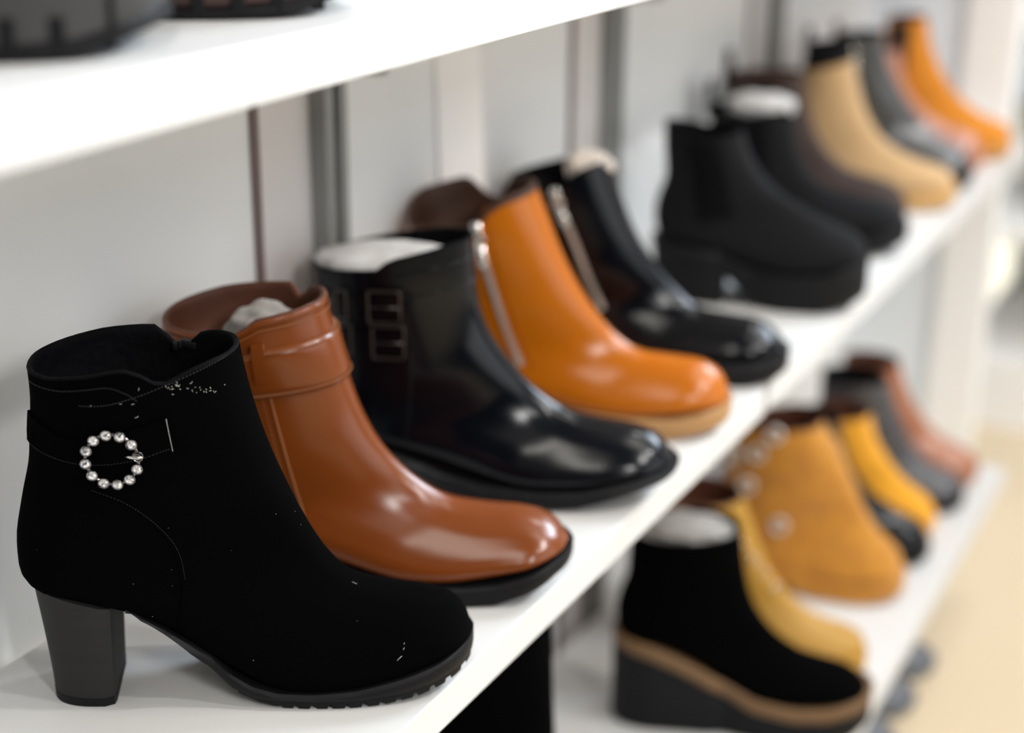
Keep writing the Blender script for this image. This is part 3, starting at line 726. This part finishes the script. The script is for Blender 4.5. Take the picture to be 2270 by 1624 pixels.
f9 = [(-100, 197), (-95, 168), (-86, 139), (-69, 101), (-44, 74), (-10, 58), (18, 50), (32, 42), (38, 33)]
b = plain((-.0447, 1.9184), 15, -178, 39, f9, 192, -152, 'sand suede pull-on boot with a black knitted collar and a heel tab', M['sand_suede'], M['black_lining'], M['sand_sole'], name='chelsea_boot', fz=20, wball=38)
b.band(0, 3.4, 1.5, M['black_suede_soft'], 'collar', n=60); b.tab(M['black_lining'], 0, h=20)
f10 = [(-98, 195), (-92, 165), (-80, 138), (-49, 93), (-14, 64), (8, 54), (20, 46), (26, 34)]
b = plain((-.038, 2.035), 15, -180, 27, f10, 190, -158, 'charcoal grey leather ankle boot with a silver zip pull, behind the sand boot', M['charcoal_leather'], M['black_lining'], M['black_rubber'], wball=37)
b.zipper([(-135, 180), (-130, 150), (-122, 118), (-108, 76)], M['black_lining'], M['silver'], tw=8); b.tab(M['dark_lining'], 0, h=16)
f11 = [(-102, 160), (-94, 128), (-82, 102), (-45, 68), (-12, 56), (6, 50), (14, 42), (19, 32)]
b = plain((-.040, 2.143), 15, -185, 20, f11, 158, -180, 'rosy tan leather ankle boot squeezed between the charcoal and the orange boots', M['rose_leather'], M['dark_lining'], M['rose_leather'], wball=33, wrim=33)
f12 = [(-96, 192), (-89, 162), (-78, 134), (-47, 88), (-8, 60), (16, 52), (28, 46), (34, 36)]
b = plain((-.037, 2.245), 15, -170, 35, f12, 188, -150, 'orange suede ankle boot with a dark side panel, farthest on the shelf', M['orange_suede'], M['dark_lining'], M['orange_sole'], wball=38)
b.elastic(0.6, 22, 70, 34, 16, M['brown_dark'])

# ------------------------------------------------------------------ lower shelf
fb = lambda u1, h, t=50: [(u1 - 142, h), (u1 - 136, h - 30), (u1 - 126, h - 62), (u1 - 108, h * .45 + 22), (u1 - 80, t + 22), (u1 - 48, t + 8), (u1 - 18, t), (u1 - 6, t - 9), (u1, t - 20)]
# tall black boot at the near end of the lower shelf
b = plain((.028, .935), 8, -190, 50, [(-95, 300), (-90, 250), (-86, 190), (-80, 135), (-60, 98), (-30, 72), (0, 62), (30, 55), (44, 44), (50, 33)], 300, -196, 'tall plain black boot on the lower shelf, half hidden under the main shelf', M['black_suede'], M['black_lining'], M['black_rubber'], name='tall_boot', z0=ZL, wrim=46)
# black wedge with tan stripe
fw = [(-69, 211), (-64, 176), (-57, 144), (-46, 120), (-28, 99), (2, 78), (38, 66), (56, 56), (65, 44)]
b = Boot('wedge_boot', (0.0275, 1.306), 23, fw, -184, 66, 205, -173, 92, fz=37, toe_z=44, wball=41, wrim=40, arch=.75, label='black suede wedge boot with a tan stripe along its sole, front of the lower shelf', z0=ZL)
b.upper(M['black_suede']); b.lining(M['black_lining'])
wp = [(-188, 100, 86), (-150, 92, 78), (-120, 80, 66), (-85, 62, 48), (-50, 45, 31), (-10, 39, 25), (20, 39.5, 26), (48, 45, 32), (71, 50, 38)]
b.sole(M['wedge_stripe'], wp, margin=3.6, name='midsole_stripe', ridge=.8)
b.sole(M['black_rubber'], [(-187, 87, 1), (-150, 79, 0), (-120, 67, 0), (-85, 49, 0), (-50, 32, 0), (-10, 26, 0), (20, 27, 0), (48, 33, 6), (71, 39, 16)], margin=3, name='wedge_sole', bevel=3)
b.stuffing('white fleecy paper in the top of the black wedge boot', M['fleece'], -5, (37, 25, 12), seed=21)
# mustard wedge boot
fm = [(-117, 186), (-108, 160), (-97, 134), (-79, 98), (-40, 62), (-10, 50), (4, 47), (14, 42), (19, 34)]
b = Boot('wedge_boot', (.038, 1.425), 15, fm, -215, 19, 186, -214, 50, fz=20, toe_z=24, wball=40, wrim=39, label='mustard leather boot with a thick mustard sole, just behind the black wedge boot', z0=ZL)
b.upper(M['mustard']); b.lining(M['brown_lining'])
b.sole(M['mustard'], [(-219, 54, 0), (-150, 50, 0), (-110, 36, 0), (-60, 23, 0), (0, 23, 0), (24, 28, 3)], margin=3, name='thick_sole', bevel=4)
for k in range(5):
    u, z = -112 + k * 12, 158 - k * 17
    pL, n1 = b.surf(u - 14, z, 1.5); g = Geo(); t1 = Vector((0, 0, 1))
    g.tube([(pL + (Vector((1, 0, 0)) * math.cos(a) + t1 * math.sin(a)) * 3.2) * .001 for a in [q * math.pi / 6 for q in range(12)]], .0012, 6, True); g.make('eyelet', M['silver'], b.root)
# camel suede
fc_ = [(-78, 203), (-70, 188), (-57, 170), (-39, 136), (-24, 104), (-8, 80), (10, 62), (20, 50), (26, 36)]
b = plain((.022, 1.612), 15, -190, 27, fc_, 198, -170, 'camel suede ankle boot with a speckled nap and metal rings on its side', M['camel_suede'], M['brown_lining'], M['camel_suede'], z0=ZL, fz=20, hh=30, wball=41, wrim=40, wank=36)
b.band(5, 8.5, 2.2, M['camel_suede'], 'ankle_strap', n=60)
for (u, z) in ((-128, 198), (-145, 172), (-154, 131), (-117, 87), (-167, 160)):
    p, n = b.surf(u, z, 4.5); g = Geo(); g.tube([(p + (Vector((1, 0, 0)) * math.cos(a) + Vector((0, 0, 1)) * math.sin(a)) * 8) * .001 for a in [q * math.pi / 8 for q in range(16)]], .0026, 6, True); g.make('metal_ring', M['teeth'], b.root)
f = [(-104, 172), (-96, 145), (-86, 120), (-62, 86), (-24, 60), (0, 50), (10, 40), (14, 28)]
b = plain((.038, 1.714), 15, -190, 15, f, 168, -188, 'black leather ankle boot between the camel and the golden yellow boots', M['black_leather'], M['black_lining'], M['black_rubber'], z0=ZL, fz=14, hh=26, wball=35)
f = [(-76, 152), (-68, 124), (-55, 100), (-30, 70), (-6, 52), (6, 42), (12, 30)]
b = plain((.028, 1.792), 15, -170, 13, f, 148, -150, 'golden yellow suede ankle boot behind the camel boot', M['yellow_suede'], M['brown_lining'], M['yellow_suede'], z0=ZL, fz=16, hh=28, wball=36)
f = [(-91, 166), (-84, 142), (-74, 118), (-55, 82), (-24, 54), (0, 44), (10, 36), (15, 26)]
b = plain((.040, 1.884), 15, -184, 16, f, 168, -175, 'dark grey patterned leather boot on the lower shelf behind the yellow one', M['grey_print'], M['black_lining'], M['black_rubber'], z0=ZL, fz=14, hh=26, wball=36)
f = [(-101, 158), (-92, 130), (-75, 98), (-47, 66), (-15, 48), (2, 40), (10, 30)]
b = plain((.042, 1.975), 15, -184, 11, f, 160, -175, 'red brown leather boot farthest on the lower shelf', M['redbrown'], M['brown_lining'], M['redbrown'], z0=ZL, fz=16, hh=28, wball=37)

# ------------------------------------------------------------------ upper shelf: lug soled boots
def lug_boot(P0, phi, u0, u1, label, solemat, z0):
    h = 170; b = Boot('lug_sole_boot', P0, phi, [(u1 - 135, h + 45), (u1 - 130, h + 10), (u1 - 122, h - 22), (u1 - 104, 128), (u1 - 76, 112), (u1 - 40, 102), (u1 - 14, 90), (u1 - 4, 76), (u1, 66)], u0, u1, h + 40, u0 - 2, 56, fz=46, toe_z=52, wball=45, wrim=42, label=label, z0=z0, group=None)
    b.upper(M['black_leather']); b.lining(M['black_lining'])
    b.sole(solemat, [(u0 - 6, 62, 6), (u0 + 60, 58, 4), (u0 + 110, 52, 6), (u1 - 60, 50, 4), (u1 - 25, 52, 6), (u1 + 8, 56, 16)], margin=6, name='platform_sole', bevel=3)
    b.sole(M['black_rubber'], [(u0 - 6, 7, 2), (u0 + 30, 5, 0), (u1 - 60, 5, 0), (u1 - 25, 8, 2), (u1 + 8, 18, 12)], margin=7, name='outsole', bevel=1.5)
    env, umin, umax = b.plan(); 
    for k in range(13):
        u = u0 + 8 + k * (u1 - u0 - 22) / 12
        w = lerp_tab(env, u) + 6.3
        for sg in (-1, 1):
            g = Geo(); g.box((u - 3) * .001, (u + 3) * .001, (sg * w - 1.2) * .001, (sg * w + 1.2) * .001, .003, .017 if u < u1 - 30 else .024)
            g.make('sole_notch', M['black_rubber'], b.root, smooth=False, bevel=.0008)
    return b
lug_boot((-.085, .458), 35, -170, 62, 'black boot with a thick grey lugged sole, at the left end of the top shelf', M['grey_sole'], ZU)
lug_boot((-.086, .597), 35, -170, 62, 'black boot with a thick maroon lugged sole, on the top shelf', M['maroon_sole'], ZU)

# ------------------------------------------------------------------ far side of the shop
r = empty('display_stand', (0.62, 2.86, -.575)); tag(r, 'white display stand with shelves at the far right', 'display stand')
for k, z in enumerate((0.0, .34, .70, 1.06, 1.42)):
    box('stand_shelf', -.75, .9, -.18, .35, z, z + .03 + (.10 if k == 0 else 0), M['white'], r)
box('stand_back', -.75, .9, .33, .36, 0, 1.9, M['white'], r)
tag(box('wall_far', -2.5, 4.5, 6.0, 6.1, -.6, 3.0, M['white'], bevel=0), kind='structure')
def far_shoe(x, y, z, mt, label, solem, hgt=70, rz=0):
    f = [(-60, hgt + 30), (-50, hgt + 12), (-30, hgt), (-5, hgt - 12), (30, 46), (70, 40), (96, 32), (104, 24), (108, 18)]
    b = Boot('low_shoe', (x, y), rz, f, -140, 108, hgt + 34, -138, 26, fz=10, toe_z=16, wrim=34, label=label, cat='shoe', z0=z)
    b.upper(mt); b.lining(M['black_lining'])
    b.sole(solem, [(-144, 28, 0), (-60, 22, 0), (40, 14, 0), (90, 17, 3), (114, 20, 8)], margin=3)
far_shoe(-.045, 1.575, -.575, M['grey_leather'], 'slate grey low shoe on the floor under the lower shelf, nearest of three', M['grey_leather'], rz=14, hgt=100)
far_shoe(-.045, 1.675, -.575, M['grey_leather'], 'slate grey low shoe on the floor under the lower shelf, middle of three', M['grey_leather'], rz=14, hgt=100)
far_shoe(-.045, 1.775, -.575, M['grey_leather'], 'slate grey low shoe on the floor under the lower shelf, farthest of three', M['grey_leather'], rz=14, hgt=100)
FY = 2.84
zs = [-.575 + z + .03 for z in (.10, .34, .70, 1.06, 1.42)]
far_shoe(.02, FY, zs[1], M['black_leather'], 'black low shoe on the far display stand near the floor', M['black_rubber'], rz=-60)
far_shoe(-.09, FY, zs[2], M['teal'], 'pale teal low shoe on the far display stand', M['white'], rz=-40)
far_shoe(.16, FY, zs[2], M['pink'], 'pink low shoe on the second shelf of the far display stand', M['white'], rz=-40)
far_shoe(.20, FY, zs[4], M['pink'], 'pink low shoe on the top shelf of the far display stand', M['white'], rz=-40)
